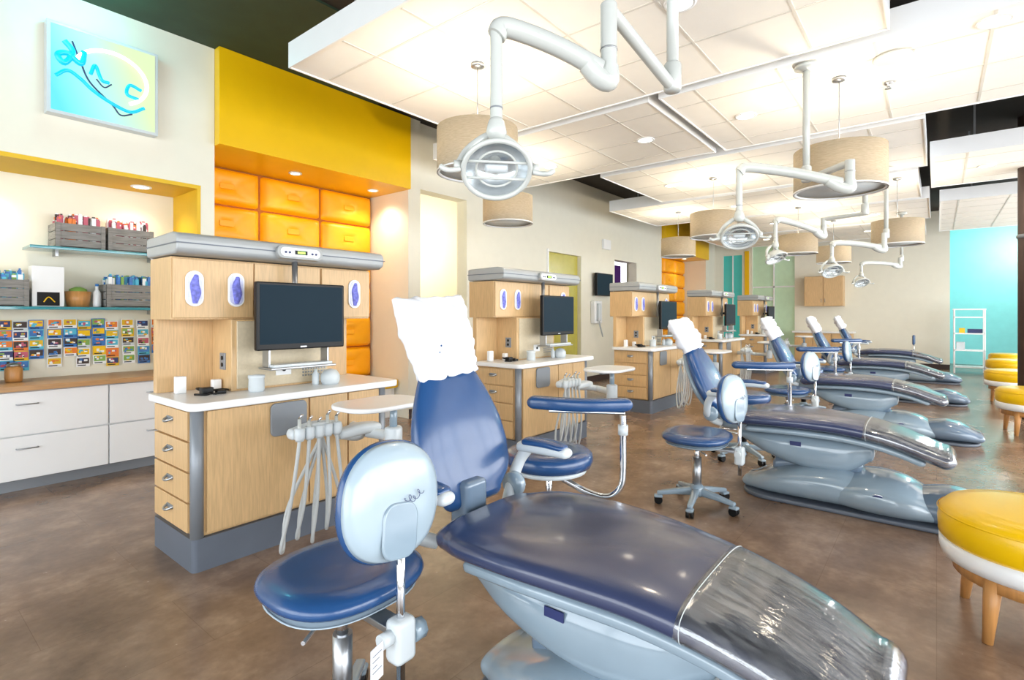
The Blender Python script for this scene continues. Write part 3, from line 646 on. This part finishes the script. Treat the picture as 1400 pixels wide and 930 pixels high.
def astool(x,y,rz=0):
    e=empty('assistant_stool',(x,y,0),rz); sz=.61
    prof=[(.02,sz-.09),(.8,sz-.09),(.95,sz-.08),(1,sz-.05),(.98,sz-.018),(.9,sz-.004),(.6,sz),(.02,sz-.004)]
    lathe('seat_cushion',prof,M['vinyl'],e,seg=48,sx=.235,sy=.235)
    lathe('seat_pan',[(.17,sz-.12),(.2,sz-.11),(.2,sz-.09)],M['plast'],e,seg=32)
    cyl('gas_lift',(0,0,.3),(0,0,sz-.11),.018,M['chrome'],e); cyl('sleeve',(0,0,.1),(0,0,.33),.03,M['black'],e)
    lathe('base_hub',[(.04,.07),(.055,.09),(.05,.13),(.035,.15)],M['bplast'],e,seg=24)
    casters(e,5,.28,.2,.105,M['bplast'])
    ring=[(.2*math.cos(a),.2*math.sin(a),.26) for a in [2*math.pi*k/32 for k in range(32)]]
    tube('foot_ring',ring,.01,M['chrome'],e,False,cyc=True)
    for a in (0,2.09,4.19): cyl('ring_spoke',(0,0,.26),(.2*math.cos(a),.2*math.sin(a),.26),.008,M['chrome'],e,seg=8)
    P=(.15,-.36)
    tube('arm_post',[(0,-.05,sz-.13),(.05,-.2,sz-.2),(.10,-.30,sz-.22),(.14,-.35,sz-.17),(.15,-.36,sz-.08),(.15,-.36,sz+.08),(.15,-.36,sz+.2)],.017,M['chrome'],e)
    cyl('post_collar',(*P,sz+.1),(*P,sz+.15),.026,M['plast'],e)
    f=sub('torso_arm_frame',e,(P[0],P[1],0),(0,0,R(-61)))
    arc=[(-.47*t+.01,-.05*math.sin(math.pi*t),sz+.255) for t in [k/8 for k in range(9)]]
    loft('arm_pad',[(p[0],p[1],p[2],.045,.034,3) for p in arc],M['vinyl'],f,'X',endr=.04,seg=28)
    box('arm_plate',(-.38,-.05,sz+.21),(.01,-.01,sz+.225),M['chrome'],f,.005)
# ---------------- overhead dental light
def dlight(pole,e1z,el2,el2z,el2zb,lamp,yaw,tilt,topz=CZ-.011):
    e=empty('overhead_dental_light')
    px,py=pole
    lathe('ceiling_flange',[(.08,topz),(.08,topz-.02),(.035,topz-.04)],M['enam'],e,(px,py,0),seg=24)
    cyl('ceiling_pole',(px,py,topz-.03),(px,py,e1z),.024,M['enam'],e)
    lathe('pole_joint',[(.03,-.05),(.036,-.04),(.036,.06),(.03,.07)],M['enam'],e,(px,py,e1z),seg=24)
    a=Vector((px,py,e1z-.02)); b2=Vector((el2[0],el2[1],el2z))
    tube('upper_arm',[a,a.lerp(b2,.06)+Vector((0,0,-.01)),a.lerp(b2,.5),b2.lerp(a,.06)+Vector((0,0,.01)),b2],.024,M['enam'],e)
    cyl('elbow_post',(el2[0],el2[1],el2z+.03),(el2[0],el2[1],el2zb-.03),.03,M['enam'],e,bev=.006)
    cyl('elbow_collar',(el2[0],el2[1],el2zb+.08),(el2[0],el2[1],el2zb+.085),.032,M['alu'],e)
    lx,ly,lz,lt=lamp
    b3=Vector((el2[0],el2[1],el2zb)); c3=Vector((lx,ly,lt))
    tube('elbow_bend',[b3+Vector((0,0,.02)),b3+Vector((0,0,-.03)),b3.lerp(c3,.1)+Vector((0,0,-.03)),b3.lerp(c3,.2)],.036,M['enam'],e)
    tube('lower_arm',[b3.lerp(c3,.08),b3.lerp(c3,.5)+Vector((0,0,.02)),b3.lerp(c3,.92)+Vector((0,0,.012)),c3+Vector((0,0,-.03))],.034,M['enam'],e)
    cyl('drop_post',(lx,ly,lt+.0),(lx,ly,lz+.14),.021,M['enam'],e,bev=.005)
    cyl('post_ring',(lx,ly,lz+.2),(lx,ly,lz+.205),.0225,M['grey'],e)
    h=sub('yoke_frame',e,(lx,ly,lz),(0,0,yaw))
    lathe('yoke_cap',[(.02,.17),(.028,.155),(.036,.12),(.024,.095)],M['enam'],h,seg=20)
    for s in (-1,1):
        tube('yoke_arm',[(0,.03,.13),(s*.05,.035,.105),(s*.1,.03,.06),(s*.132,.01,.0)],.014,M['enam'],h)
        lathe('pivot',[(.02,-.012),(.02,.012)],M['enam'],h,(s*.132,0,0),seg=16,rot=(0,math.pi/2,0))
    t=sub('head_tilt',h,(0,0,0),(tilt,0,0))
    for s in (-1,1):
        tube('handle',[(s*.125,0,-.02),(s*.155,0,-.03),(s*.175,-.01,-.045),(s*.19,-.015,-.035)],.009,M['enam'],t)
    lathe('rear_shell',[(.02,.065),(.06,.055),(.09,.03),(.112,-.005),(.115,-.02),(.108,-.02)],M['enam'],t,seg=40,sx=1,sy=.92,close=False)
    lathe('rear_cap',[(.01,.075),(.03,.07),(.035,.055)],M['enam'],t,seg=24)
    lathe('reflector',[(.02,.055),(.06,.045),(.088,.02),(.108,-.018)],M['refl'],t,seg=40,sx=1,sy=.92,close=False)
    tube('rim',[(.114*math.cos(q),.105*math.sin(q),-.02) for q in [2*math.pi*k/36 for k in range(36)]],.009,M['enam'],t,False,cyc=True)
    tube('reflector_rib',[(.07*math.cos(q),.07*.92*math.sin(q),-.01) for q in [2*math.pi*k/28 for k in range(28)]],.004,M['enam'],t,False,cyc=True)
    for q in (-.03,.03): cyl('guard_bar',(-.105,q,-.018),(.105,q,-.018),.005,M['enam'],t,seg=8)
    loft('bulb',[(-.03,0,.0,.018,.015,2),(.03,0,.0,.018,.015,2)],M['plast'],t,'X',endr=.01,seg=16)
Y=R(-51)
dlight((2.14,.86),2.31,(1.70,.92),2.42,2.2,(1.37,1.17,1.83,2.31),Y+.15,R(-48))
dlight((4.46,.76),2.37,(4.15,.45),2.33,2.2,(3.78,1.05,1.87,2.33),Y-.3,R(-40))
dlight((6.8,.6),2.45,(6.9,1.0),2.4,2.25,(6.2,1.35,1.95,2.35),Y+.5,R(-30))
dlight((8.22,.5),2.35,(7.9,.5),2.3,2.15,(7.5,1.0,1.87,2.2),Y,R(-40))
dlight((12,.5),2.35,(11.5,.5),2.3,2.2,(10.75,1.0,1.88,2.2),Y,R(-40))

CX=[1.08,3.78,6.65,9.6,12.75]; CH=[1.53,4.35,7.2,10.15,13.2]
for i in range(5):
    cabinet(CX[i]); monitor(CX[i],.64 if i<1 else .75)
    if i==0: delivery(CX[i],.42,.72,-.6)
    else: delivery(CX[i],.28,.43,-.7)
    chair(CH[i],first=(i==0))
stool(.95,1.44,.0,.56,0,.24)
stool(CH[1]-.68,1.30,.05,brz=-.25); stool(CH[2]-.68,1.30,-.1,brz=-.2); stool(CH[3]-.68,1.3,.1,brz=-.2)
astool(2.33,1.62,0)
for i in (1,2,3): astool(CH[i]+.82,1.40,[0,0,.1,.2][i])
t=empty('hanging_paper_tag',(.845,1.125,.475),.3); box('tag_sheet',(-.028,-.001,-.09),(.024,.001,0),M['paper'],t,0)
multibox('tag_print',[((-.022,-.0022,-.02-.014*k),(.016-.01*(k%3),-.0012,-.0185-.014*k)) for k in range(4)],M['grey'],t)
def ottoman(x,y,r=.34):
    e=empty('round_ottoman',(x,y,0))
    lathe('cushion',[(.02,.34),(r-.02,.34),(r,.36),(r+.004,.42),(r-.002,.47),(r-.03,.5),(r-.1,.508),(.02,.51)],M['yvinyl'],e,seg=56)
    lathe('seam',[(r+.002,.462),(r+.006,.466),(r+.002,.47)],M['yvinyl'],e,seg=56,close=False)
    lathe('white_band',[(r-.04,.27),(r-.012,.27),(r-.002,.3),(r-.002,.345),(r-.04,.345)],M['white'],e,seg=56)
    lathe('wood_rail',[(r-.09,.21),(r-.05,.21),(r-.05,.275),(r-.09,.275)],M['wood'],e,seg=40)
    for k in range(4):
        a=R(45+90*k+8); c,s=math.cos(a),math.sin(a)
        cyl('leg_%d'%k,((r-.04)*c,(r-.04)*s,0),((r-.075)*c,(r-.075)*s,.275),.018,M['wood'],e,r2=.034,seg=16)
ottoman(3.10,-.335,.33)
for p in [(8.2,-.86),(10.75,-.9),(13.2,-1.05),(15.2,-1.2)]: ottoman(*p)
e=empty('structural_column',(9.35,-.92,0)); cyl('shaft',(0,0,0),(0,0,CEIL),.11,M['column'],e,seg=32); lathe('collar',[(.115,2.3),(.125,2.31),(.125,2.34),(.115,2.35)],M['grey'],e,seg=32)
# ---------------- far and wall details
e=empty('wall_cabinet'); box('case',(XF-.35,1.9,1.55),(XF-.001,2.8,2.35),M['bamboo'],e); 
for a in (1.91,2.36): box('door',(XF-.37,a,1.56),(XF-.35,a+.435,2.34),M['bamboo'],e)
for a in (2.31,2.4): cyl('pull',(XF-.385,a,1.65),(XF-.385,a,1.75),.006,M['alu'],e,seg=8)
e=empty('wall_counter'); box('base',(XF-.55,1.7,0),(XF-.02,3.0,.84),M['bamboo'],e); box('top',(XF-.6,1.65,.84),(XF-.001,3.05,.88),M['white'],e)
for a in (1.72,2.15,2.58): box('door',(XF-.57,a,.12),(XF-.55,a+.41,.82),M['bamboo'],e)
e=empty('white_shelf_rack'); 
for z in (.12,.5,.88,1.25): box('shelf',(15.7,-.85,z),(16.1,-.3,z+.03),M['white'],e)
for xx in(15.7,16.07):
    for yy in(-.85,-.33): box('post',(xx,yy,0),(xx+.03,yy+.03,1.45),M['white'],e)
box('top_shelf',(15.69,-.86,1.43),(16.11,-.29,1.46),M['white'],e)
box('supply_bin',(15.75,-.8,.91),(16.0,-.55,1.0),M['navy'],e); box('supply_bin',(15.75,-.5,.91),(15.9,-.4,1.02),M['yellow'],e); box('supply_bin',(15.75,-.5,.53),(16.0,-.35,.7),M['plast'],e)
e=empty('exit_sign'); box('housing',(9.5,YW-.05,2.66),(9.8,YW-.001,2.86),M['white'],e); box('lettering',(9.54,YW-.053,2.7),(9.76,YW-.05,2.82),M['white'],e,0)
e=empty('wall_television'); box('bezel',(9.1,YW-.12,1.7),(9.75,YW-.06,2.15),M['black'],e); box('bracket',(9.35,YW-.06,1.85),(9.5,YW-.001,2.0),M['alu'],e); box('screen',(9.12,YW-.122,1.72),(9.73,YW-.12,2.13),M['screen'],e,0)
e=empty('wall_phone'); box('backplate',(9.05,YW-.1,1.15),(9.35,YW-.001,1.6),M['white'],e,.02); box('handset',(9.12,YW-.16,1.2),(9.22,YW-.1,1.55),M['plast'],e,.02); tube('cord',[(9.17,YW-.13,1.2),(9.25,YW-.15,.95),(9.35,YW-.1,.9),(9.3,YW-.05,1.16)],.01,M['hose'],e)  # wall phone: backplate, handset and cord
e=empty('far_operator_chair',(14.9,.6,0)); lathe('seat',[(.02,.44),(.9,.44),(1,.48),(.9,.52),(.02,.52)],M['vinyl'],e,sx=.24,sy=.24); cyl('post',(0,0,.08),(0,0,.45),.025,M['chrome'],e); casters(e,5,.26,0,.1,M['bplast']); loft('back',[(.68,0,-.2,.2,.03,3),(.84,0,-.2,.2,.03,3)],M['vinyl'],e,'Z',endr=.03); cyl('back_post',(0,-.2,.42),(0,-.2,.7),.012,M['chrome'],e)
box('back_slide',(-.02,-.2,.42),(.02,0,.44),M['chrome'],e,0)
e=empty('access_panel'); box('plate',(5.9,YW-.012,1.05),(6.0,YW-.001,1.2),M['white'],e,.003)

# ---------------- light + world + camera
w=bpy.data.worlds.new('World'); SC.world=w; w.use_nodes=True
bg=w.node_tree.nodes['Background']; bg.inputs[0].default_value=(.92,.96,1,1); bg.inputs[1].default_value=2.9
def area(name,loc,rot,sx,sy,e,c):
    l=bpy.data.lights.new(name,'AREA'); l.shape='RECTANGLE'; l.size=sx; l.size_y=sy; l.energy=e; l.color=c
    o=bpy.data.objects.new(name,l); o.location=loc; o.rotation_euler=rot; COL.objects.link(o)
area('added_daylight_area',(6.5,YR-.3,1.7),(R(90),0,0),18,2.8,860,(.95,.97,1))  # area lamps added outside the unseen windows, standing in for daylight
area('added_daylight_area',(XB-.3,.8,1.7),(R(90),0,R(-90)),8,2.8,210,(.88,.94,1))
pt(5.4,7.2,2.6,80,(1,.9,.72),.15); pt(9.5,6.2,2.9,8); pt(17.6,-1.7,3.0,110,(1,.98,.95));  # fixtureless points; the last is added to brighten the teal alcove
cam=bpy.data.cameras.new('camera'); co=bpy.data.objects.new('camera',cam); COL.objects.link(co)
co.location=(0,0,H); co.rotation_euler=(R(90),0,R(38.8-90)); cam.sensor_width=36; cam.lens=722/1400*36; cam.shift_y=-.025; cam.clip_start=.02
SC.camera=co
SC.view_settings.view_transform='Standard'; SC.view_settings.exposure=0
